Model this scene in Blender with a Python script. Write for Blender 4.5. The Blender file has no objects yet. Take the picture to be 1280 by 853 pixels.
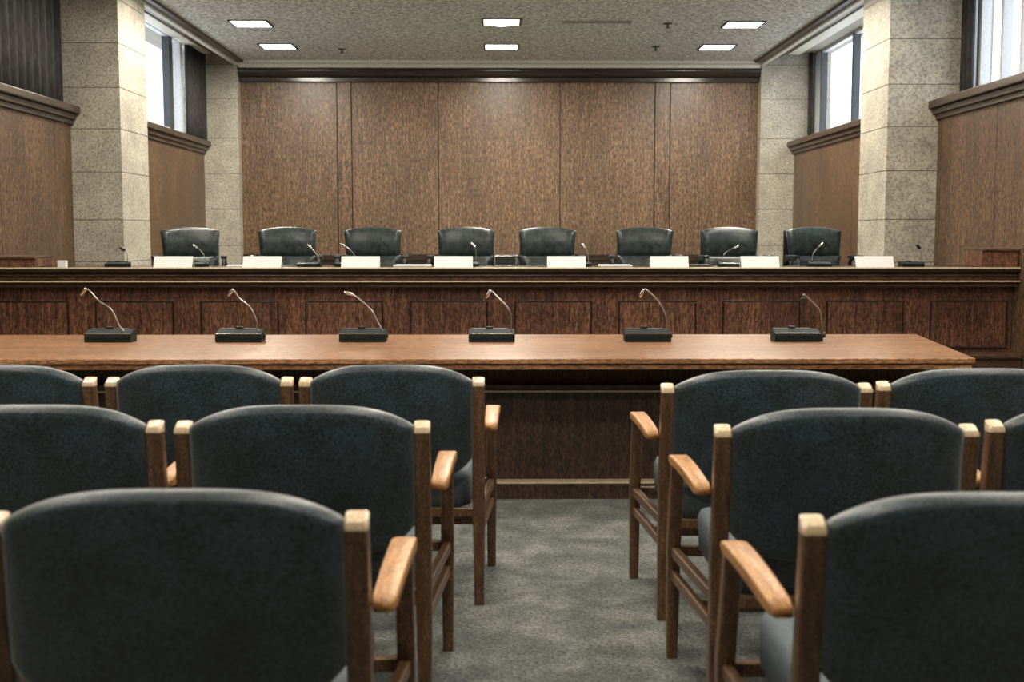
import bpy, bmesh, math, random
from mathutils import Vector, Matrix
PI = math.pi
S = bpy.context.scene
C = S.collection
random.seed(4)

# ------------------------------------------------------------------ helpers
def add_box(bm, x0, x1, y0, y1, z0, z1, bev=0.0, mi=0):
    vs = [bm.verts.new(p) for p in ((x0,y0,z0),(x1,y0,z0),(x1,y1,z0),(x0,y1,z0),(x0,y0,z1),(x1,y0,z1),(x1,y1,z1),(x0,y1,z1))]
    fs = [bm.faces.new([vs[i] for i in f]) for f in ((0,3,2,1),(4,5,6,7),(0,1,5,4),(1,2,6,5),(2,3,7,6),(3,0,4,7))]
    for f in fs: f.material_index = mi
    if bev > 0:
        es = {e for f in fs for e in f.edges}
        r = bmesh.ops.bevel(bm, geom=list(es), offset=bev, segments=2, profile=0.6, affect='EDGES')
        for f in r['faces']: f.material_index = mi

def add_loft(bm, rings, cap=True):
    """rings: list of equally long point lists"""
    R = [[bm.verts.new(p) for p in ring] for ring in rings]
    n = len(R[0])
    for a, b in zip(R, R[1:]):
        for i in range(n):
            j = (i+1) % n
            bm.faces.new((a[i], a[j], b[j], b[i]))
    if cap:
        bm.faces.new(list(reversed(R[0]))); bm.faces.new(R[-1])

def rrect(w, d, r, seg=3):
    pts = []
    for cx, cy, a0 in ((w/2-r, d/2-r, 0), (-w/2+r, d/2-r, PI/2), (-w/2+r, -d/2+r, PI), (w/2-r, -d/2+r, 3*PI/2)):
        for k in range(seg+1):
            a = a0 + PI/2*k/seg
            pts.append((cx+r*math.cos(a), cy+r*math.sin(a)))
    return pts

def add_post(bm, stations, r=0.006):
    """stations: (x,y,z,width,depth) vertical bar"""
    add_loft(bm, [[(x+px, y+py, z) for px, py in rrect(w, d, r)] for x, y, z, w, d in stations])

def add_bar(bm, a, b, w, h, r=0.005):
    a, b = Vector(a), Vector(b); t = (b-a).normalized()
    s = t.cross(Vector((0,0,1)))
    s = s.normalized() if s.length > 1e-4 else Vector((1,0,0))
    u = s.cross(t)
    add_loft(bm, [[tuple(c + s*px + u*py) for px, py in rrect(w, h, r)] for c in (a, b)])

def add_tube(bm, pts, rad, n=8):
    P = [Vector(p) for p in pts]
    if not isinstance(rad, (list, tuple)): rad = [rad]*len(P)
    rings = []; s = None
    for i, p in enumerate(P):
        t = (P[min(i+1, len(P)-1)] - P[max(i-1, 0)]).normalized()
        if s is None:
            s = t.cross(Vector((0,1,0)))
            if s.length < .1: s = t.cross(Vector((1,0,0)))
        s = (s - t*s.dot(t)).normalized(); u = t.cross(s)
        rings.append([tuple(p + (s*math.cos(2*PI*k/n) + u*math.sin(2*PI*k/n))*rad[i]) for k in range(n)])
    add_loft(bm, rings)

def add_disc(bm, x, y, z0, z1, r, n=16):
    add_loft(bm, [[(x+rr*math.cos(2*PI*k/n), y+rr*math.sin(2*PI*k/n), z) for k in range(n)] for z, rr in ((z0, r), (z1, r))])

def smooth_path(pts, sub=4):
    P = [Vector(p) for p in pts]; out = []
    for i in range(len(P)-1):
        p0, p1, p2, p3 = P[max(i-1,0)], P[i], P[i+1], P[min(i+2,len(P)-1)]
        for k in range(sub):
            t = k/sub
            out.append(.5*((2*p1)+(p2-p0)*t+(2*p0-5*p1+4*p2-p3)*t*t+(3*p1-p0-3*p2+p3)*t**3))
    out.append(P[-1]); return out

def obj(name, bm, mats, parent=None, smooth=False, label=None):
    bmesh.ops.recalc_face_normals(bm, faces=bm.faces)
    me = bpy.data.meshes.new(name); bm.to_mesh(me); bm.free()
    for m in (mats if isinstance(mats, (list, tuple)) else [mats]): me.materials.append(m)
    if smooth:
        me.polygons.foreach_set('use_smooth', [True]*len(me.polygons))
        if smooth != 'all': me.set_sharp_from_angle(angle=math.radians(38))
    o = bpy.data.objects.new(name, me); C.objects.link(o)
    if parent: o.parent = parent
    if label: o['label'] = label
    return o

def struct(name, bm, mats, smooth=False):
    o = obj(name, bm, mats, None, smooth); o['kind'] = 'structure'; return o

def thing(name, label, cat, loc=(0,0,0), rz=0, group=None):
    o = bpy.data.objects.new(name, None); C.objects.link(o)
    o.location = loc; o.rotation_euler = (0,0,rz); o.empty_display_size = .1
    o['label'] = label; o['category'] = cat
    if group: o['group'] = group
    return o

def tag(o, label, cat, group=None):
    o['label'] = label; o['category'] = cat
    if group: o['group'] = group
    return o

def dup(root, loc, rz=0, label=None):
    r = root.copy(); C.objects.link(r); r.location = loc; r.rotation_euler = (0,0,rz)
    if label: r['label'] = label
    for ch in list(root.children):
        c = ch.copy(); C.objects.link(c); c.parent = r
        for g in ch.children:
            d = g.copy(); C.objects.link(d); d.parent = c
    return r
B = bmesh.new

# ------------------------------------------------------------------ materials
def mat(name):
    m = bpy.data.materials.new(name); m.use_nodes = True
    nt = m.node_tree; return m, nt, nt.nodes['Principled BSDF']
def N(nt, t, **kw):
    n = nt.nodes.new(t)
    for k, v in kw.items():
        if k in n.inputs: n.inputs[k].default_value = v
        else: setattr(n, k, v)
    return n
def coords(nt, scale):
    tc = N(nt, 'ShaderNodeTexCoord'); mp = N(nt, 'ShaderNodeMapping'); mp.inputs['Scale'].default_value = scale
    nt.links.new(tc.outputs['Object'], mp.inputs['Vector']); return mp.outputs['Vector']
def noise(nt, vec, sc, det=4, rough=.6, dist=0):
    n = N(nt, 'ShaderNodeTexNoise'); n.inputs['Scale'].default_value = sc; n.inputs['Detail'].default_value = det
    n.inputs['Roughness'].default_value = rough; n.inputs['Distortion'].default_value = dist
    nt.links.new(vec, n.inputs['Vector']); return n.outputs['Fac']
def ramp(nt, fac, stops):
    r = N(nt, 'ShaderNodeValToRGB'); el = r.color_ramp.elements
    while len(el) < len(stops): el.new(.5)
    for e, (p, c) in zip(el, stops): e.position = p; e.color = (*c, 1)
    nt.links.new(fac, r.inputs['Fac']); return r.outputs['Color']
def mix(nt, a, b, fac, mode='MIX'):
    m = N(nt, 'ShaderNodeMix', data_type='RGBA', blend_type=mode)
    for s, v in ((m.inputs[0], fac), (m.inputs[6], a), (m.inputs[7], b)):
        if hasattr(v, 'links'): nt.links.new(v, s)
        elif isinstance(v, tuple): s.default_value = (*v, 1)
        else: s.default_value = v
    return m.outputs[2]
def bump(nt, p, h, strength, dist=.002):
    b = N(nt, 'ShaderNodeBump'); b.inputs['Strength'].default_value = strength; b.inputs['Distance'].default_value = dist
    nt.links.new(h, b.inputs['Height']); nt.links.new(b.outputs['Normal'], p.inputs['Normal'])

def wood(name, dark, mid, light, axis='z', rough=.35, scale=1.0, blotch=.5, coat=0.0, speck=.35, spscale=160):
    m, nt, p = mat(name)
    st = {'z': (14, 14, .7), 'x': (.7, 14, 14), 'y': (14, .7, 14)}[axis]
    v = coords(nt, tuple(s*scale for s in st))
    g = noise(nt, v, 3.0, 6, .65, .4)
    c = ramp(nt, g, [(.28, dark), (.5, mid), (.72, light)])
    v1 = coords(nt, (1, 1, 1))
    st2 = {'z': (1.3, 1.3, .45), 'x': (.45, 1.3, 1.3), 'y': (1.3, .45, 1.3)}[axis]
    b = noise(nt, coords(nt, st2), 1.3, 4, .6)
    bc = ramp(nt, b, [(.3, (.55, .52, .5)), (.62, (1.25, 1.2, 1.15))])
    c = mix(nt, c, bc, blotch, 'MULTIPLY')
    se = {'z': (1, 1, .28), 'x': (.28, 1, 1), 'y': (1, .28, 1)}[axis]
    fine = noise(nt, coords(nt, se), spscale*1.5, 3, .75)
    fc = ramp(nt, fine, [(.40, (.36,.36,.38)), (.60, (1.6,1.57,1.54))])
    c = mix(nt, c, fc, speck, 'MULTIPLY')
    nt.links.new(c, p.inputs['Base Color'])
    p.inputs['Roughness'].default_value = rough
    p.inputs['Coat Weight'].default_value = coat; p.inputs['Coat Roughness'].default_value = .12
    bump(nt, p, g, .15, .001)
    return m

def plain(name, col, rough=.5, metal=0, sp=None, spamt=.3, bmp=0):
    m, nt, p = mat(name)
    p.inputs['Roughness'].default_value = rough; p.inputs['Metallic'].default_value = metal
    n = noise(nt, coords(nt, (1,1,1)), sp or 60, 3, .6)
    c = ramp(nt, n, [(.3, tuple(x*(1-spamt) for x in col)), (.7, tuple(min(1, x*(1+spamt)) for x in col))])
    nt.links.new(c, p.inputs['Base Color'])
    if bmp: bump(nt, p, n, bmp, .001)
    return m

M = {}
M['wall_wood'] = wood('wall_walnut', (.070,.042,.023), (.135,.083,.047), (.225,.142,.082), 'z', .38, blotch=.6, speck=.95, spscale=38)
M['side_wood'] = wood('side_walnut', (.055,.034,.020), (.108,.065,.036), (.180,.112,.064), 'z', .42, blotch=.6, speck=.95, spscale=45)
M['bench_wood'] = wood('bench_mahogany', (.056,.026,.016), (.135,.062,.037), (.235,.118,.072), 'z', .36, blotch=.8, speck=.95, spscale=60)
M['bench_trim'] = wood('bench_trim_wood', (.045,.026,.017), (.090,.052,.033), (.145,.088,.057), 'x', .3, blotch=.5, speck=.8, spscale=60)
M['dark_trim'] = wood('dark_cornice_wood', (.018,.012,.009), (.035,.023,.017), (.055,.038,.028), 'x', .22, blotch=.4, speck=.4, spscale=60)
M['ledge_wood'] = wood('ledge_wood', (.030,.020,.013), (.055,.037,.025), (.095,.066,.045), 'y', .4, blotch=.4, speck=.5, spscale=50)
M['table_wood'] = wood('table_oak', (.20,.085,.036), (.38,.185,.085), (.55,.31,.16), 'x', .3, blotch=.5, coat=.4, speck=.8, spscale=70)
M['table_dark'] = wood('table_panel_wood', (.026,.016,.011), (.052,.030,.021), (.088,.052,.036), 'z', .4, blotch=.5, speck=.9, spscale=80)
M['chair_wood'] = wood('chair_oak', (.070,.036,.018), (.130,.070,.036), (.215,.125,.068), 'z', .36, scale=2, blotch=.4, speck=.8, spscale=220)
M['arm_wood_lit'] = wood('arm_oak_lit', (.27,.11,.032), (.45,.215,.066), (.62,.35,.125), 'y', .45, scale=2, blotch=.35, coat=.05, speck=.75, spscale=240)  # chair wood made brighter: light on the arm tops put into the colour
M['cap_wood_lit'] = wood('endgrain_oak_lit', (.50,.36,.20), (.70,.54,.35), (.86,.72,.52), 'y', .35, scale=4, blotch=.2, coat=.2, speck=.3, spscale=260)  # worn end grain, paled further by overhead light put into the colour
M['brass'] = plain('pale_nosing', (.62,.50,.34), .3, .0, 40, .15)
M['plaster'] = plain('ceiling_plaster', (.60,.57,.50), .9, 0, 26, .7, .4)
M['cream'] = plain('cream_moulding', (.74,.70,.58), .5, 0, 60, .25)
M['wall_plaster'] = plain('wall_plaster', (.35,.32,.26), .8, 0, 50, .2)
def vinyl():
    m, nt, p = mat('slate_vinyl'); v = coords(nt, (1,1,1))
    a = noise(nt, v, 7, 4, .6); b = noise(nt, v, 130, 3, .75)
    c1 = ramp(nt, a, [(.32, (.014,.020,.022)), (.5, (.020,.034,.038)), (.68, (.030,.048,.062))])
    c2 = ramp(nt, b, [(.38, (.35,.35,.36)), (.62, (1.75,1.72,1.7))])
    nt.links.new(mix(nt, c1, c2, .9, 'MULTIPLY'), p.inputs['Base Color'])
    p.inputs['Roughness'].default_value = .38; bump(nt, p, b, .5, .001); return m
M['vinyl'] = vinyl()
M['seat_fabric'] = plain('seat_fabric', (.095,.12,.135), .7, 0, 160, .4, .3)
M['leather'] = plain('black_leather', (.012,.016,.017), .3, 0, 30, .35, .4)
M['leather_grey'] = plain('grey_leather', (.024,.034,.034), .28, 0, 22, .6, .6)
M['black'] = plain('black_plastic', (.012,.014,.014), .5, 0, 90, .3)
M['dark_green'] = plain('mic_body', (.006,.012,.010), .6, 0, 120, .5)
M['steel'] = plain('brushed_steel', (.62,.60,.57), .25, 1.0, 80, .1)
M['card'] = plain('white_card', (.80,.79,.76), .7, 0, 60, .04)
M['frame'] = plain('window_frame', (.55,.56,.57), .4, 0, 40, .1)
M['frame_dark'] = plain('window_bronze', (.06,.065,.07), .4, .3, 40, .2)

M['vinyl'].node_tree.nodes['Principled BSDF'].inputs['Sheen Weight'].default_value = .6
M['vinyl'].node_tree.nodes['Principled BSDF'].inputs['Sheen Roughness'].default_value = .4
M['neck'] = plain('gooseneck_metal', (.30,.29,.27), .3, .9, 80, .1)
def stone():
    m, nt, p = mat('travertine')
    v = coords(nt, (1,1,1))
    a = noise(nt, v, 3.5, 5, .6); b = noise(nt, v, 45, 4, .75)
    c1 = ramp(nt, a, [(.3, (.34,.31,.25)), (.7, (.52,.48,.39))])
    c2 = ramp(nt, b, [(.38, (.36,.36,.34)), (.52, (1,1,1)), (.64, (1.3,1.27,1.2))])
    nt.links.new(mix(nt, c1, c2, .75, 'MULTIPLY'), p.inputs['Base Color'])
    p.inputs['Roughness'].default_value = .6; bump(nt, p, b, .3, .002); return m
M['stone'] = stone()
M['joint'] = plain('stone_joint', (.10,.085,.06), .9)

def carpet():
    m, nt, p = mat('carpet')
    v = coords(nt, (1,1,1))
    a = noise(nt, v, 5, 5, .65, .3); b = noise(nt, v, 75, 4, .8)
    c1 = ramp(nt, a, [(.33, (.068,.076,.072)), (.5, (.115,.122,.113)), (.68, (.20,.205,.185))])
    c2 = ramp(nt, b, [(.40, (.32,.32,.32)), (.60, (1.7,1.7,1.7))])
    nt.links.new(mix(nt, c1, c2, .8, 'MULTIPLY'), p.inputs['Base Color'])
    p.inputs['Roughness'].default_value = .95; bump(nt, p, b, .8, .004); return m
M['carpet'] = carpet()

def curtain_mat():
    m, nt, p = mat('curtain_cloth')
    v = coords(nt, (1, 6, 1)); a = noise(nt, v, 8, 3, .6)
    nt.links.new(ramp(nt, a, [(.3, (.018,.017,.017)), (.7, (.060,.056,.054))]), p.inputs['Base Color'])
    p.inputs['Roughness'].default_value = .9; return m
M['curtain'] = curtain_mat()
def glass():
    m, nt, p = mat('window_glass'); nt.nodes.remove(p)
    out = nt.nodes['Material Output']
    t = N(nt, 'ShaderNodeBsdfTransparent'); t.inputs[0].default_value = (.95,.97,1,1)
    g = N(nt, 'ShaderNodeBsdfGlossy'); g.inputs['Roughness'].default_value = .05
    x = N(nt, 'ShaderNodeMixShader'); x.inputs[0].default_value = .06
    nt.links.new(t.outputs[0], x.inputs[1]); nt.links.new(g.outputs[0], x.inputs[2]); nt.links.new(x.outputs[0], out.inputs[0])
    return m
M['glass'] = glass()
def emis(name, col, s):
    m, nt, p = mat(name); p.inputs['Base Color'].default_value = (*col, 1)
    p.inputs['Emission Color'].default_value = (*col, 1); p.inputs['Emission Strength'].default_value = s; return m
M['lamp'] = emis('lamp_diffuser', (1, .97, .90), 6.0)
M['lamp_dim'] = emis('lamp_reflector', (1, .90, .68), 1.6)

M['dark_green'].node_tree.nodes['Principled BSDF'].inputs['Specular IOR Level'].default_value = .2
# ------------------------------------------------------------------ room shell
YB, XW, ZC = 17.0, 4.12, 3.76         # back wall, side wall, ceiling
YR = -2.5
PZ = 0.42                              # dais platform height
bm = B(); add_box(bm, -XW-.3, XW+.3, YR-.2, YB+.3, -.15, 0); struct('floor', bm, M['carpet'])
bm = B(); add_box(bm, -XW, XW, 9.62, YB, 0, PZ); struct('floor', bm, M['carpet'])
# dropped ceiling with a raised slot over the windows
bm = B(); add_box(bm, -3.62, 3.62, YR, YB, ZC, ZC+.3); struct('ceiling', bm, M['plaster'])
bm = B()
for s in (-1, 1):
    a, b = sorted((s*3.62, s*(XW+.5))); add_box(bm, a, b, YR, YB, 3.98, 4.06)
struct('ceiling', bm, M['plaster'])
# crown along both sides, stepped
for s, nm in ((-1, 'trim_1'), (1, 'trim_2')):
    bm = B()
    for x0, x1, z0, z1, mi in ((3.53, 3.62, ZC-.03, ZC+.05, 0), (3.62, 3.68, ZC-.055, ZC+.1, 1), (3.68, 3.76, ZC-.015, ZC+.16, 0), (3.76, 3.82, ZC+.03, ZC+.22, 1), (3.82, 3.92, ZC+.075, ZC+.26, 0)):
        a, b = sorted((s*x0, s*x1)); add_box(bm, a, b, YR, YB-.02, z0, z1, .006, mi)
    struct(nm, bm, [M['ledge_wood'], M['cream']])
    bm = B(); a, b = sorted((s*3.97, s*(XW+.02))); add_box(bm, a, b, YR, YB-.3, 3.84, 3.97, .01)
    struct('trim_5' if s < 0 else 'trim_6', bm, M['cream'])
# back wall panelling, one mesh of panels with dark joints
bm = B(); add_box(bm, -XW-.5, XW+.5, YB+.03, YB+.3, 0, 4.2, 0, 1)
seams = [-3.68, -2.289, -2.086, -.868, .85, 2.186, 2.401, 3.68]
for a, b in zip(seams, seams[1:]):
    off = -.012 if b-a < .4 else 0
    add_box(bm, a+.006, b-.006, YB+off, YB+.04, PZ, ZC, .004, 0)
struct('wall_back', bm, [M['wall_wood'], M['table_dark']])
# cornice on back wall: cream crown and dark glossy wood rail
bm = B(); add_box(bm, -3.62, 3.62, YB-.30, YB, 3.725, ZC+.01, .008); add_box(bm, -3.62, 3.62, YB-.22, YB, 3.675, 3.725, .012); struct('trim_3', bm, M['cream'])
bm = B()
prof = [(0, 3.675), (-.16, 3.675), (-.165, 3.66)] + [(-.165+.055*(1-math.cos(k*PI/10)), 3.66-.10*math.sin(k*PI/10)*.95) for k in range(1, 6)] + [(-.085, 3.55), (-.085, 3.50), (0, 3.50)]
add_loft(bm, [[(x, YB+y, z) for y, z in prof] for x in (-3.66, 3.66)])
struct('trim_4', bm, M['dark_trim'], smooth=True)
bm = B(); add_box(bm, -3.66, 3.66, YB-.05, YB-.005, 1.0, 1.09, .01); add_box(bm, -3.66, 3.66, YB-.03, YB-.005, PZ, 1.0, .005); struct('trim_7', bm, M['dark_trim'])
bm = B(); add_box(bm, -XW-.3, XW+.3, YR-.2, YR, 0, 4.1); struct('wall_rear', bm, M['side_wood'])

# side walls: panelled below the ledge, window bays above
def side_wall(s, name, bays):
    X = lambda a, b: sorted((s*a, s*b))
    bm = B()
    x0, x1 = X(XW, XW+.5)
    y = YR; k = 0
    edges = [YR, -.6, 1.2, 3.0, 4.8, 6.6, 8.4, 9.95, 11.2, 12.6, 14.0, 15.4, YB]
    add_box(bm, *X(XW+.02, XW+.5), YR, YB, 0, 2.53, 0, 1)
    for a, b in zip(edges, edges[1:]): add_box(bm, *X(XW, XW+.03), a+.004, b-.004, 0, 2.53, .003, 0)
    ys = [YR]
    for a, b in bays: ys += [a, b]
    ys.append(YB)
    for i in range(0, len(ys), 2): add_box(bm, x0, x1, ys[i], ys[i+1], 2.53, 4.0, 0, 2)
    for a, b in bays: add_box(bm, x0, x1, a, b, 3.88, 4.0, 0, 2)
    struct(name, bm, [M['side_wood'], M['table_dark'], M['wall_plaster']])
    bm = B()
    for a, b, dz in (((12.5, 16.85, -.01), (YR, 11.62, -.085)) if s < 0 else ((12.14, 16.85, -.01), (YR, 11.3, -.06))):
        add_box(bm, *X(XW-.10, XW+.34), a, b, 2.60+dz, 2.67+dz, .01)
        add_box(bm, *X(XW-.06, XW+.05), a, b, 2.545+dz, 2.60+dz, .01)
        add_box(bm, *X(XW-.03, XW+.05), a, b, 2.50+dz, 2.545+dz, .004)
    struct('trim_8' if s < 0 else 'trim_9', bm, M['ledge_wood'])
side_wall(-1, 'wall_left', [(6.6, 11.64), (12.48, 16.835)])
side_wall(1, 'wall_right', [(6.6, 11.32), (12.12, 16.835)])

def window(name, s, y0, y1, mull, dx=0.0):
    X = lambda a, b: sorted((s*(a+dx), s*(b+dx)))
    bm = B()
    add_box(bm, *X(XW+.03, XW+.10), y0, y1, 2.67, 2.71, .004); add_box(bm, *X(XW+.03, XW+.10), y0, y1, 3.84, 3.88, .004)
    for y in (y0+.025, y1-.025): add_box(bm, *X(XW+.03, XW+.10), y-.03, y+.03, 2.69, 3.86, .004)
    w = struct(name, bm, M['frame'])
    for m_, wd, dk in mull:
        b2 = B(); add_box(b2, *X(XW+.02, XW+.11), m_-wd/2, m_+wd/2, 2.70, 3.86, .004)
        obj('mullion', b2, M['frame_dark'] if dk else M['frame'], w)
    b3 = B(); add_box(b3, *X(XW+.065, XW+.071), y0+.02, y1-.02, 2.69, 3.86); obj('pane', b3, M['glass'], w)
window('window_1', -1, 12.5, 16.84, [(15.3, .16, True), (15.80, .10, False)])
window('window_2', 1, 12.16, 16.84, [(15.0, .07, True), (16.62, .20, False), (16.48, .03, True)], .24)
window('window_3', -1, 6.6, 11.62, [(8.9, .08, True), (10.4, .06, True)], .16)
window('window_4', 1, 6.6, 11.3, [(8.3, .08, False), (9.6, .06, False), (10.2, .05, False), (10.6, .05, False), (11.1, .10, False)], .26)

# stone piers, stacked blocks with thin dark joints
def pier(name, s, x0, x1, y0, y1, joints):
    bm = B(); a, b = sorted((s*x0, s*x1))
    add_box(bm, a+.004, b-.004, y0+.004, y1-.004, 0, 4.0, 0, 1)
    zs = [0] + joints + [3.99]
    for z0, z1 in zip(zs, zs[1:]): add_box(bm, a, b, y0, y1, z0+.003, z1-.003, .003, 0)
    struct(name, bm, [M['stone'], M['joint']])
JB = [.23, .72, 1.214, 1.722, 2.216, 2.707, 3.251, 3.72]
JN = [.28, .69, 1.10, 1.504, 1.963, 2.374, 2.767, 3.187, 3.60]
for s in (-1, 1):
    pier('column', s, 3.64, XW+.46, 16.82, YB+.02, JB)
    pier('column', s, 3.64, XW+.46, *((11.62, 12.5) if s < 0 else (11.3, 12.14)), JN)

# curtains
def curtain(s, y0, y1, n, label, x=4.05, amp=.035, z0=2.69, z1=3.9):
    bm = B(); front, back = [], []
    K = n*8
    for i in range(K+1):
        t = i/K; y = y0+(y1-y0)*t
        d = amp*math.sin(2*PI*n*t + .6*math.sin(9*t)) 
        front.append((s*(x+d-.004), y)); back.append((s*(x+d+.004), y))
    loop = front + back[::-1]
    add_loft(bm, [[(px, py, z) for px, py in loop] for z in (z0, z0+.4, z1)])
    o = obj('curtain', bm, M['curtain'], smooth='all'); tag(o, label, 'curtain')
curtain(-1, 15.86, 16.80, 7, 'dark pleated curtain at the far end of the left-hand window beside the corner pier', x=4.09, amp=.03, z0=2.67)
curtain(-1, 8.6, 11.61, 17, 'dark pleated curtain above the left ledge on the near side of the stone pier', x=4.20, z0=2.59)
curtain(1, 16.70, 16.81, 2, 'narrow dark curtain at the far end of the right-hand window beside the corner pier', x=4.31, amp=.015, z0=2.67)
curtain(1, 11.05, 11.28, 3, 'narrow dark curtain above the right ledge on the near side of the stone pier', x=4.32, amp=.025, z0=2.59)

# ------------------------------------------------------------------ ceiling lamps
def ceiling_lamp(label, x, y, lit=True, power=50):
    t = thing('recessed_ceiling_lamp', label, 'ceiling lamp', (x, y, ZC), 0, 'square recessed ceiling lamps')
    bm = B(); r = .20; w = .022
    add_box(bm, -r-w, r+w, -r-w, -r, -.012, .0, .003); add_box(bm, -r-w, r+w, r, r+w, -.012, .0, .003)
    add_box(bm, -r-w, -r, -r, r, -.012, .0, .003); add_box(bm, r, r+w, -r, r, -.012, .0, .003)
    obj('frame', bm, M['black'], t)
    bm = B(); add_box(bm, -r, r, -r, r, -.008, -.002)
    obj('diffuser', bm, M['lamp'] if lit else M['lamp_dim'], t)
    if not lit:
        bm = B()
        rings = [[(rr*math.cos(2*PI*k/20), rr*math.sin(2*PI*k/20), z) for k in range(20)] for z, rr in ((-.008, .15), (-.03, .13), (-.04, .08))]
        add_loft(bm, rings); obj('lens', bm, M['lamp'], t, smooth=True)
    L = bpy.data.lights.new('lamp_light', 'AREA'); L.shape = 'SQUARE'; L.size = .38; L.energy = power; L.color = (1, .93, .80)
    lo = bpy.data.objects.new('lamp_light', L); C.objects.link(lo); lo.parent = t; lo.location = (0, 0, -.05)
cols = ((-2.83, 'left'), (.02, 'middle'), (2.78, 'right'))
for (x, c) in cols:
    ceiling_lamp(f'white square ceiling lamp in the row along the back wall, {c} of the three', x, 15.5)
    if c == 'middle': ceiling_lamp('ceiling lamp with a bulging round lens, nearer the camera than the middle square lamp', x, 13.72, False)
    else: ceiling_lamp(f'white square ceiling lamp in the second row from the back wall, {c} end', x, 13.85)
for j, y in enumerate((12.0, 10.2, 8.4, 6.6, 4.8, 3.0, 1.2)):  # unseen lamp rows, added to light the seats
    for (x, c) in cols:
        ceiling_lamp('white square ceiling lamp out of view, added to light the seats and desk', x, y, True, 48 if y > 11 else 32)
# sprinklers and vent on ceiling
for x, y, lb in ((-2.04, 15.7, 'small sprinkler head on the ceiling to the right of the far left lamp'), (1.99, 15.46, 'small sprinkler head on the ceiling to the left of the far right lamp'), (1.91, 13.8, 'small sprinkler head on the ceiling left of the second row right lamp')):
    bm = B(); add_disc(bm, x, y, ZC-.012, ZC, .05); add_disc(bm, x, y, ZC-.05, ZC-.012, .012); add_disc(bm, x, y, ZC-.055, ZC-.05, .03)
    tag(obj('sprinkler', bm, M['frame_dark'], smooth=True), lb, 'sprinkler', 'ceiling sprinklers')
t = thing('ceiling_vent', 'long faint slatted air vent in the ceiling right of the round lensed lamp', 'vent', (1.1, 13.7, ZC))
bm = B(); add_box(bm, -.42, .42, -.09, .09, -.006, 0, .002); obj('frame', bm, M['plaster'], t)
bm = B()
for k in range(5): add_box(bm, -.39, .39, -.07+k*.034-.006, -.07+k*.034+.006, -.010, -.005)
obj('slats', bm, M['wall_plaster'], t)

# ------------------------------------------------------------------ dais bench
BY = 9.4
t = thing('judges_bench', 'long dark wooden dais bench with panelled front running wall to wall', 'bench', (0, BY, 0))
E0, E1 = -XW+.005, XW-.005
bm = B(); add_box(bm, E0, E1, 0, .68, 1.066, 1.10, .005); obj('desktop', bm, M['dark_trim'], t)
bm = B(); add_box(bm, E0, E1, -.010, .003, 1.088, 1.103, .003); obj('desktop_nosing', bm, M['brass'], t, label='pale nosing strip')
bm = B(); add_box(bm, E0, E1, .05, .10, .99, 1.066, .003); add_box(bm, E0, E1, .03, .06, 1.032, 1.042, .003); obj('frieze', bm, M['bench_trim'], t)
bm = B(); add_box(bm, E0, E1, .0, .12, .978, .996, .004); add_box(bm, E0, E1, .035, .12, .945, .978, .004); obj('ledge', bm, M['bench_trim'], t)
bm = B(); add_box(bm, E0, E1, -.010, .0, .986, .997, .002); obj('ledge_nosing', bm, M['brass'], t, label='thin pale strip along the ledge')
bm = B(); add_box(bm, E0, E1, .13, .20, .0, .99); obj('front_panel', bm, M['bench_wood'], t)
pc = [(-.41+.835*i) for i in range(-4, 6)]
bm = B()
for cx in pc: add_box(bm, max(cx-.30, E0), min(cx+.30, E1), .118, .131, .46, .822, .004)
obj('raised_panels', bm, M['bench_wood'], t)
bm = B()
for cx in pc:
    a, b = max(cx-.312, E0), min(cx+.312, E1)
    for q in ((a, b, .822, .834), (a, b, .448, .46)): add_box(bm, q[0], q[1], .112, .131, q[2], q[3], .003)
    for q in ((a, a+.012), (b-.012, b)): add_box(bm, q[0], q[1], .112, .131, .46, .822, .003)
obj('panel_moulding', bm, M['dark_trim'], t)
bm = B(); add_box(bm, E0, E1, -.08, .13, 0, .385, .004); add_box(bm, E0, E1, -.11, .13, .385, .418, .008); obj('plinth', bm, M['bench_trim'], t)
bm = B(); add_box(bm, E0, E1, .62, .655, PZ+.001, 1.066); obj('rear_board', bm, M['bench_wood'], t)

# low end boxes standing on the bench ends against the side walls
for s, lb in ((-1, 'low dark wooden box unit on the left end of the dais bench, against the wall'), (1, 'low dark wooden box unit on the right end of the dais bench, against the wall')):
    x0 = 3.66 if s < 0 else 3.825
    w = (XW-.006-x0)/2; h = .065 if s < 0 else .125
    t = thing('side_cabinet', lb, 'cabinet', (s*(x0+w), BY+.24, 1.1035))
    bm = B(); add_box(bm, -w, w, -.20, .20, 0, h, .004); obj('body', bm, M['bench_wood'], t)
    bm = B(); add_box(bm, -w, w, -.215, .21, h, h+.022, .006); obj('top', bm, M['bench_trim'], t)

# ------------------------------------------------------------------ hearing table
t = thing('hearing_table', 'long orange-brown polished wooden table in front of the dais bench', 'table', (0, 0, 0))
def poly_slab(bm, pts, z0, z1, bev=0):
    vs0 = [bm.verts.new((x, y, z0)) for x, y in pts]; vs1 = [bm.verts.new((x, y, z1)) for x, y in pts]
    n = len(pts); fs = [bm.faces.new(vs0[::-1]), bm.faces.new(vs1)]
    for i in range(n):
        j = (i+1) % n; fs.append(bm.faces.new((vs0[i], vs0[j], vs1[j], vs1[i])))
    if bev: bmesh.ops.bevel(bm, geom=list({e for f in fs for e in f.edges}), offset=bev, segments=2, profile=.6, affect='EDGES')
bm = B(); poly_slab(bm, [(-3.5, 5.80), (2.335, 5.80), (2.55, 7.25), (-3.5, 7.25)], .725, .75, .004); obj('tabletop', bm, M['table_wood'], t)
bm = B(); poly_slab(bm, [(-3.49, 5.815), (2.325, 5.815), (2.53, 7.24), (-3.49, 7.24)], .695, .722, .006); obj('edge_moulding', bm, M['table_wood'], t)
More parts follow.
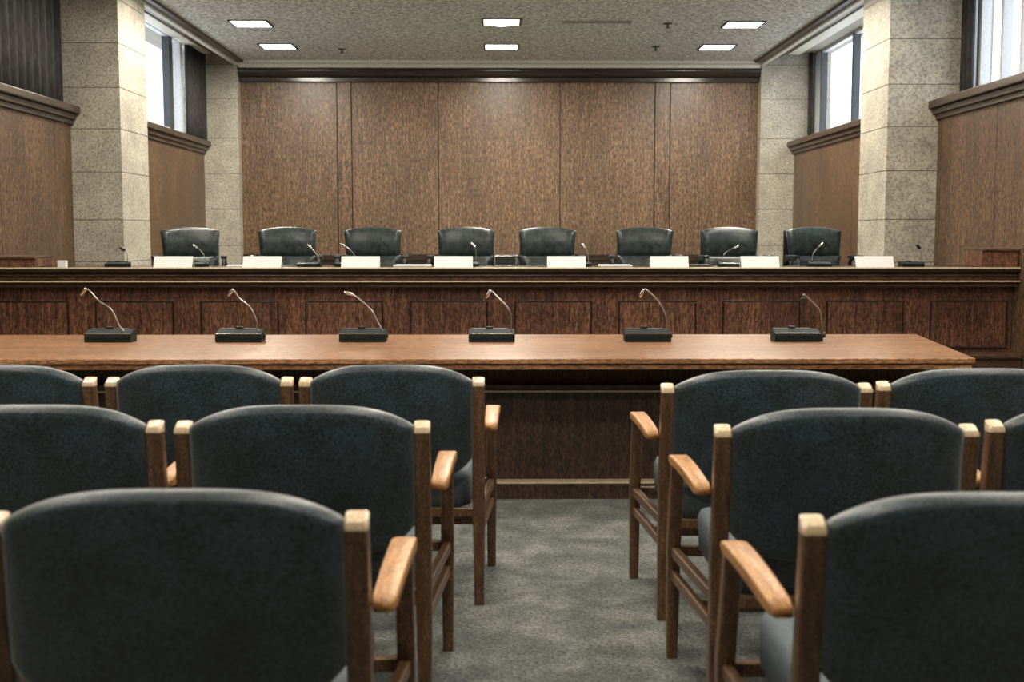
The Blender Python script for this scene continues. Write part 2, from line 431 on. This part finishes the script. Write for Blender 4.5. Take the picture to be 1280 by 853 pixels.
bm = B(); poly_slab(bm, [(-3.42, 6.16), (2.18, 6.16), (2.36, 7.10), (-3.42, 7.10)], .56, .695); obj('apron', bm, M['table_dark'], t)
bm = B(); add_box(bm, -3.40, 2.16, 6.11, 6.15, .0, .585); obj('modesty_panel', bm, M['table_dark'], t)
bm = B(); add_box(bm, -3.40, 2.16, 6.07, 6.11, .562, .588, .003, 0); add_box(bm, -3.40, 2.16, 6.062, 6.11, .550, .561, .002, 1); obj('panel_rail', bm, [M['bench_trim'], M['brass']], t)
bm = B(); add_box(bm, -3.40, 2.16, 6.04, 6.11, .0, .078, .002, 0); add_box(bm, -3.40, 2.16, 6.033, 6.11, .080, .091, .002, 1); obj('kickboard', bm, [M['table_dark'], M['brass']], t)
for xx in (-3.38, 2.2):
    bm = B(); add_box(bm, xx-.03, xx+.03, 6.2, 7.05, 0, .695, .004); obj('end_panel', bm, M['table_dark'], t)
bm = B(); add_box(bm, -3.38, 2.2, 7.02, 7.06, .30, .695); obj('rear_rail', bm, M['table_dark'], t)

# ------------------------------------------------------------------ microphones
def microphone(x, y, z, path, label, group, base=True, w=.262, foam=False, k=1.0):
    """path: (x,z) points of the gooseneck in world metres"""
    t = thing('gooseneck_microphone', label, 'microphone', (x, y, z), 0, group)
    h = .058*k
    bm = B()
    prof = [(-.055, 0), (.065, 0), (.065, h*1.15), (.02, h*1.2), (-.045, h*.82), (-.055, h*.7)]
    rings = [[(sx, py, pz) for py, pz in prof] for sx in (-w/2, w/2)]
    add_loft(bm, rings)
    bmesh.ops.bevel(bm, geom=list(bm.edges), offset=.003, segments=2, affect='EDGES')
    obj('base', bm, M['dark_green'], t)
    bm = B(); add_box(bm, -w*.46, w*.36, .022, .06, h*1.19, h*1.24, .002); obj('speaker_grille', bm, M['black'], t)
    bm = B(); add_box(bm, -w/2+.002, w/2-.002, -.049, -.044, h*.82, h*.88, .001); obj('edge_strip', bm, M['steel'], t)
    bm = B(); add_loft(bm, [[(-w*.05+.022*math.cos(2*PI*q/16), .04+.014*math.sin(2*PI*q/16), zz) for q in range(16)] for zz in (h*1.22, h*1.42)]); obj('button', bm, M['black'], t, smooth=True)
    pts = smooth_path([(px-x, .0, pz-z) for px, pz in path])
    nx, nz = path[0][0]-x, path[0][1]-z
    bm = B(); add_tube(bm, [(nx, 0, 0), (nx, 0, max(nz, h))], [.014*k, .012*k], 10)
    add_loft(bm, [[(nx+dx, .0+.016*math.cos(2*PI*q/12), h*.6+.016*math.sin(2*PI*q/12)) for q in range(12)] for dx in (0, .024)])
    obj('connector', bm, M['black'], t, smooth=True)
    bm = B(); add_tube(bm, pts, .0048*k, 8); obj('gooseneck', bm, M['neck'], t, smooth=True)
    a, b = Vector(pts[-3]), Vector(pts[-1]); d = (b-a).normalized()
    bm = B(); r = .013 if foam else .009
    add_tube(bm, [tuple(b - d*.03), tuple(b-d*.025), tuple(b), tuple(b+d*.016), tuple(b+d*.022)], [r*.5, r, r*1.1, r*.9, r*.35], 12)
    obj('mic_head', bm, M['black'] if foam else M['steel'], t, smooth=True)
    return t
MP = [
 [(-2.131,.80),(-2.166,.846),(-2.18,.882),(-2.212,.941),(-2.278,.986),(-2.335,1.049),(-2.362,1.031)],
 [(-1.359,.786),(-1.381,.827),(-1.385,.868),(-1.419,.945),(-1.477,.995),(-1.51,1.04),(-1.53,1.026)],
 [(-.662,.79),(-.675,.822),(-.698,.863),(-.724,.917),(-.769,.967),(-.827,1.012),(-.863,1.026)],
 [(.059,.776),(.063,.83),(.059,.912),(.032,.957),(-.018,1.007),(-.05,1.039),(-.068,1.016)],
 [(.959,.793),(.953,.875),(.932,.934),(.898,.984),(.856,1.025),(.824,1.048),(.806,1.021)],
 [(1.834,.774),(1.842,.829),(1.829,.92),(1.793,.966),(1.752,1.002),(1.729,1.016),(1.73,.97)]]
MX = [-2.215, -1.478, -.779, -.047, .84, 1.69]
ML = ['gooseneck microphone on the long table, nearest its left end',
      'gooseneck microphone on the long table, second from the left end',
      'gooseneck microphone on the long table, third from the left end',
      'gooseneck microphone with dark base at the middle of the long table, fourth from the left',
      'gooseneck microphone on the long table, second from the right end',
      'gooseneck microphone with drooping dark head nearest the right end of the long table']
for x, p, l in zip(MX, MP, ML): microphone(x, 6.775, .75, p, l, 'gooseneck microphones on the long table', foam=(x > 1.5))
DP = [
 [(-3.376,1.097),(-3.374,1.155),(-3.387,1.206),(-3.423,1.235)],
 [(-2.668,1.104),(-2.681,1.17),(-2.716,1.22),(-2.765,1.256)],
 [(-1.647,1.104),(-1.653,1.169),(-1.689,1.213),(-1.728,1.256)],
 [(-1.306,1.104),(-1.32,1.169),(-1.363,1.227),(-1.435,1.271)],
 [(-.218,1.104),(-.218,1.198),(-.225,1.242),(-.246,1.27)],
 [(.807,1.104),(.80,1.183),(.785,1.227),(.756,1.263)],
 [(2.024,1.125),(2.038,1.176),(2.088,1.22),(2.153,1.249)],
 [(2.842,1.125),(2.855,1.19),(2.883,1.227),(2.926,1.27)],
 [(3.844,1.103),(3.841,1.183),(3.833,1.227),(3.81,1.256)]]
DL = ['small gooseneck microphone on the dais bench in front of the left stone pier',
      'small gooseneck microphone on the dais bench before the leftmost leather chair',
      'small gooseneck microphone on the dais bench before the second leather chair from the left',
      'small gooseneck microphone on the dais bench at the left side of the third leather chair',
      'small gooseneck microphone on the dais bench before the fourth leather chair from the left',
      'small gooseneck microphone on the dais bench between the fifth and sixth leather chairs',
      'small gooseneck microphone on the dais bench before the seventh leather chair, base visible',
      'small gooseneck microphone on the dais bench before the rightmost leather chair',
      'small dark-headed gooseneck microphone on the dais bench in front of the right stone pier']
KB = .895
DP = [[(x*KB, 1.35-(1.35-z)*KB) for x, z in p] for p in DP]
for i, (p, l) in enumerate(zip(DP, DL)):
    bx = p[0][0] + (-.08 if i not in (6, 7) else .06)
    microphone(bx, 9.72, 1.10, p, l, 'gooseneck microphones on the dais bench', w=.18, foam=i in (0, 8), k=.56)

# ------------------------------------------------------------------ name cards
NC = [-2.883, -2.10, -1.233, -.411, .588, 1.50, 2.306, 3.324]
ords = ['leftmost', 'second', 'third', 'fourth', 'fifth', 'sixth', 'seventh', 'rightmost']
for i, x in enumerate(NC):
    bm = B()
    pr = [(-.045, 0), (-.043, 0), (.0, .1), (.043, 0), (.045, 0), (.001, .104), (-.001, .104)]
    w = .152
    rings = [[(sx, py, pz) for py, pz in ((-.045, 0), (-.002, .088), (.002, .088), (.045, 0), (.042, 0), (.0, .081), (-.042, 0))] for sx in (-w, w)]
    add_loft(bm, rings)
    o = obj('name_card', bm, M['card']); o.location = (x*.895, 9.48, 1.1005)
    q = ords[i] + (' from the left' if 0 < i < 7 else '')
    tag(o, f'blank white folded name card on the dais bench, {q} of eight', 'name card', 'white name cards on the dais bench')
bm = B(); add_box(bm, -.034, .034, -.02, .02, 0, .055, .003)
o = obj('small_card', bm, M['card']); o.location = (-3.46, 9.48, 1.1005); tag(o, 'tiny cream box at the left end of the dais bench', 'box')

# documents on the dais
def papers(x, y, w, label, folder=False):
    bm = B(); add_box(bm, -w/2, w/2, -.12, .12, 0, .012, .002)
    o = obj('document_folder' if folder else 'paper_stack', bm, M['black'] if folder else M['card']); o.location = (x, y, 1.1005)
    tag(o, label, 'folder' if folder else 'papers')
papers(-2.08, 9.78, .26, 'white papers on the dais bench between the first and second leather chairs')
papers(-.72, 9.86, .30, 'white papers on the dais bench between the third and fourth leather chairs')
papers(.95, 9.84, .26, 'white papers on the dais bench left of the sixth leather chair')
papers(1.62, 9.84, .22, 'dark folder lying on the dais bench between the sixth and seventh leather chairs', True)
papers(3.12, 9.86, .20, 'dark folder lying on the dais bench right of the rightmost name card', True)
# unidentified dark box between middle chairs
t = thing('dark_desk_box', 'small dark box with pale rim on the dais bench between the two middle chairs', 'speaker', (.045, 9.93, 1.1005))
bm = B(); add_box(bm, -.09, .09, -.04, .04, 0, .085, .01); obj('body', bm, M['black'], t)
bm = B()
for q in ((-.088, .088, .078, .085), (-.088, .088, .0, .007)): add_box(bm, q[0], q[1], -.046, -.038, q[2], q[3], .001)
for q in ((-.09, -.083), (.083, .09)): add_box(bm, q[0], q[1], -.046, -.038, 0, .085, .001)
obj('rim', bm, M['steel'], t)

# ------------------------------------------------------------------ leather chairs on the dais
def leather_chair(loc, rz, label):
    t = thing('leather_office_chair', label, 'chair', loc, rz, 'black leather chairs behind the dais bench')
    # built facing -y (towards the room)
    def cushion(z0, z1, w0, w1, y, th, crown, bulge):
        bm = B(); rings = []
        n = 20
        for i in range(n+1):
            u = -1 + 2*i/n
            e = (1-abs(u)**6)**.5 if abs(u) < 1 else 0
            hw = lambda f: (w0 + (w1-w0)*f)/2
            top = z1 + crown*(1-abs(u)**2.2) - crown
            ring = []
            for k in range(16):
                a = 2*PI*k/16
                cz = math.sin(a); cy = math.cos(a)
                cz = math.copysign(abs(cz)**.45, cz); cy = math.copysign(abs(cy)**.7, cy)
                zz = (z0+top)/2 + cz*(top-z0)/2
                f = (zz-z0)/max(z1-z0, .01)
                yy = y + cy*(th/2)*(.25+.75*e)*(1+bulge*(1-u*u)) + .05*(1-u*u) - .05 + .10*(zz-.9)
                ring.append((u*hw(f), yy, zz))
            rings.append(ring)
        add_loft(bm, rings); return bm
    bd = cushion(.745, 1.01, .50, .555, .27, .10, .035, .4)
    obj('upper_backrest', bd, M['leather_grey'], t, smooth='all')
    obj('lumbar_cushion', cushion(.50, .755, .44, .52, .255, .11, .0, .5), M['leather_grey'], t, smooth='all')
    bm = B(); add_box(bm, -.26, .26, .335, .36, .56, .98, .012); obj('back_shell', bm, M['black'], t, smooth=True)
    bm = B(); add_box(bm, -.26, .26, -.27, .24, .40, .50, .035); obj('seat', bm, M['leather'], t, smooth=True)
    for s in (-1, 1):
        bm = B(); pts = smooth_path([(s*.24, .12, .42), (s*.31, .12, .44), (s*.325, .12, .60), (s*.32, .10, .70), (s*.315, -.05, .735), (s*.31, -.20, .70), (s*.305, -.19, .56), (s*.27, -.12, .42)])
        add_tube(bm, pts, .017, 8); a = obj('armrest', bm, M['black'], t, smooth='all')
        bm = B(); add_box(bm, s*.312-.028, s*.312+.028, -.17, .10, .728, .76, .012); obj('arm_pad', bm, M['leather_grey'], a, smooth=True)
    bm = B(); add_disc(bm, 0, 0, .10, .40, .028); obj('gas_column', bm, M['steel'], t, smooth=True)
    for k in range(5):
        a = 2*PI*k/5+.3
        bm = B(); add_bar(bm, (.02*math.cos(a), .02*math.sin(a), .11), (.30*math.cos(a), .30*math.sin(a), .075), .045, .03); l = obj('leg', bm, M['black'], t)
        bm = B()
        cx, cy = .30*math.cos(a), .30*math.sin(a)
        add_loft(bm, [[(cx+dx, cy+.03*math.cos(2*PI*q/14), .031+.03*math.sin(2*PI*q/14)) for q in range(14)] for dx in (-.02, .02)]); obj('caster', bm, M['black'], l, smooth=True)
    return t
EX = [-2.962, -2.044, -1.225, -.343, .47, 1.394, 2.256, 3.096]
ez = [.03, .02, 0, -.02, .0, -.03, -.02, -.04]
ER = [12, 6, 3, -3, 2, -4, 3, 8]
EL = ['black leather chair behind the dais bench, leftmost, in front of the left wood panel',
 'black leather chair second from the left behind the dais bench', 'black leather chair third from the left behind the dais bench',
 'black leather chair fourth from the left behind the dais bench', 'black leather chair fifth from the left behind the dais bench',
 'black leather chair sixth from the left behind the dais bench', 'black leather chair seventh from the left behind the dais bench',
 'black leather chair behind the dais bench, rightmost, turned slightly']
for x, r, l in zip(EX, ER, EL):
    if x == EX[0]: lc = leather_chair((x*.923, 10.56, PZ), math.radians(r), l); lc.scale = (.94, .9, 1)
    else: dup(lc, (x*.923, 10.56, PZ), math.radians(r), l)

# ------------------------------------------------------------------ audience armchairs
def armchair(cx, y, w, label, side=0, rz=0):
    """seen from behind; cx centre, y of the post tops, w between post centres"""
    t = thing('wooden_armchair', label, 'chair', (cx, y, 0), rz, 'wooden armchairs with slate upholstery in the audience')
    hw = w/2
    lean = lambda z: .085*(1 - z/.835)
    for s in (-1, 1):
        ao = .058 if s == side else .002      # arms splay out only towards the aisle
        bm = B()
        add_post(bm, [(s*hw, .085, 0, .036, .040), (s*hw, .055, .30, .044, .046), (s*hw, .045, .46, .046, .048), (s*hw, .005, .819, .043, .044)])
        p = obj('rear_leg', bm, M['chair_wood'], t, smooth=True)
        bm = B()   # worn end, sloping backwards, its paleness partly overhead light in the colour
        add_loft(bm, [[(s*hw+px, .005+py, (.819) if q == 0 else (.836+py*.5 if q == 1 else .842+py*.4)) for px, py in rrect(*( (.0435,.0445) if q < 2 else (.034,.034)), .006)] for q in range(3)])
        obj('post_end', bm, M['cap_wood_lit'], p, smooth=True, label='worn end of the post, paled as if lit from above')
        bm = B()
        lo_ = .042 if s == side else -.004
        add_post(bm, [(s*(hw+lo_), .60, 0, .034, .036), (s*(hw+lo_), .585, .38, .042, .046), (s*(hw+lo_+.002), .50, .655, .040, .044)])
        obj('front_leg', bm, M['chair_wood'], t, smooth=True)
        # arm: from the outside of the post forward to the front leg
        bm = B(); rings = []
        for k in range(13):
            f = k/12; yy = (.035 if s == side else .062) + .455*f
            off = (.044 + .006*f) if s == side else .002
            wd = .046 + .012*f
            zz = .662 + .012*math.sin(f*PI*.8)
            th = .030 if 0 < k < 12 else .020
            sc = 1 if 0 < k < 12 else .86
            rings.append([(s*(hw+off)+px*1.0, yy, zz+pz) for px, pz in rrect(wd*sc, th, .006)])
        add_loft(bm, rings); obj('armrest', bm, M['arm_wood_lit'], t, smooth='all', label='orange-brown armrest, coloured as if lit from above')
        bm = B(); add_bar(bm, (s*hw, .055, .275), (s*(hw+lo_), .59, .275), .022, .034); obj('side_stretcher', bm, M['chair_wood'], t)
        bm = B(); add_bar(bm, (s*(hw-.004), .06, .352), (s*(hw+lo_), .58, .352), .026, .034); obj('side_rail', bm, M['chair_wood'], t)
    bm = B(); add_bar(bm, (-hw, .05, .352), (hw, .05, .352), .026, .034); obj('rear_rail', bm, M['chair_wood'], t)
    bm = B(); add_bar(bm, (-hw-(.04 if side == -1 else 0), .585, .352), (hw+(.04 if side == 1 else 0), .585, .352), .026, .034); obj('front_rail', bm, M['chair_wood'], t)
    bm = B(); add_bar(bm, (-hw, .30, .262), (hw, .30, .262), .022, .034); obj('cross_stretcher', bm, M['chair_wood'], t)
    # seat cushion
    bm = B(); sw = hw-.026; rings = []
    def sect(z, g): return [(px, .325+py, z) for px, py in rrect(2*sw-g, .53-g, .05, 5)]
    for z, g in ((.360, .05), (.372, .008), (.47, .0), (.494, .018), (.505, .07), (.510, .18)): rings.append(sect(z, g))
    add_loft(bm, rings); obj('seat', bm, M['seat_fabric'], t, smooth='all')
    # upholstered back with an arched top
    bm = B(); rings = []; bw = hw-.020; n = 40; th = .080
    for i in range(n+1):
        u = -1+2*i/n
        au = abs(u)
        top = .838 + .060*(1-au**3.4)
        z0 = .475 + .085*au**5
        sh = 1 if au < .985 else .7
        ring = []
        yoff = lambda z: .085*(1-z/.835) - .016*(1-u*u)
        r = th/2*sh*(.62+.38*(1-au**8))
        sq = lambda a: (math.copysign(abs(math.cos(a))**.8, math.cos(a)), math.copysign(abs(math.sin(a))**.8, math.sin(a)))
        for k in range(9):
            c_, s_ = sq(PI*k/8)
            z = top - r + s_*r; ring.append((u*bw, yoff(z)+c_*r, z))
        for k in range(1, 6):
            z = top-r + (z0+r-(top-r))*k/6; ring.append((u*bw, yoff(z)-r*(1+.16*(1-au**4)*math.sin(PI*k/6)), z))
        for k in range(9):
            c_, s_ = sq(PI+PI*k/8)
            z = z0 + r + s_*r; ring.append((u*bw, yoff(z)+c_*r, z))
        for k in range(1, 6):
            z = z0+r + (top-r-(z0+r))*k/6; ring.append((u*bw, yoff(z)+r, z))
        rings.append(ring)
    add_loft(bm, rings); obj('backrest', bm, M['vinyl'], t, smooth='all')
    return t
AC = [
 (-.384, 4.205, .614, 'wooden armchair of the front row beside the left side of the aisle', 1),
 (-1.068, 4.213, .619, 'wooden armchair of the front row, second from the aisle on the left', 0),
 (-1.775, 4.218, .63, 'wooden armchair of the front row at the left edge of the picture', 0),
 (.908, 4.02, .675, 'wooden armchair of the front row beside the right side of the aisle', -1),
 (1.655, 4.07, .66, 'wooden armchair of the front row at the right edge of the picture', 0),
 (-.535, 3.20, .646, 'wooden armchair of the middle row beside the left side of the aisle', 1),
 (-1.262, 3.213, .646, 'wooden armchair of the middle row at the left edge of the picture', 0),
 (.922, 3.128, .658, 'wooden armchair of the middle row beside the right side of the aisle', -1),
 (1.675, 3.20, .65, 'wooden armchair of the middle row cut off at the right edge', 0),
 (-.59, 2.13, .657, 'nearest wooden armchair left of the aisle, its large back closest to the camera', 1),
 (.89, 2.09, .657, 'nearest wooden armchair right of the aisle, partly beyond the right edge', -1),
]
for a in AC: armchair(*a)

# ------------------------------------------------------------------ world, camera
W = bpy.data.worlds.new('sky'); S.world = W; W.use_nodes = True
bg = W.node_tree.nodes['Background']; bg.inputs[0].default_value = (.90, .95, 1.0, 1); bg.inputs[1].default_value = 3.0
for s, y0, y1 in ((-1, 12.6, 16.8), (1, 12.6, 16.8), (-1, 6.65, 11.55), (1, 6.65, 11.55)):
    L = bpy.data.lights.new('window_daylight', 'AREA'); L.shape = 'RECTANGLE'; L.size = 1.15; L.size_y = y1-y0
    L.cycles.is_portal = True
    o = bpy.data.objects.new('window_daylight', L); C.objects.link(o)
    o.location = (s*(XW+.48), (y0+y1)/2, 3.28); o.rotation_euler = (0, s*PI/2, 0)

cam = bpy.data.cameras.new('camera'); co = bpy.data.objects.new('camera', cam); C.objects.link(co); S.camera = co
cam.sensor_width = 36; cam.lens = 1490/1280*36
co.location = (0, 0, 1.35)
co.rotation_euler = (PI/2 - math.atan(131.5/1490), 0, -math.atan(15/1490))
cam.dof.use_dof = True; cam.dof.focus_distance = 7.5; cam.dof.aperture_fstop = 4.0
cam.clip_start = .05
S.view_settings.view_transform = 'Standard'; S.view_settings.look = 'None'; S.view_settings.gamma = 1
S.view_settings.use_curve_mapping = False
S.view_settings.exposure = 0.12
S.cycles.max_bounces = 6
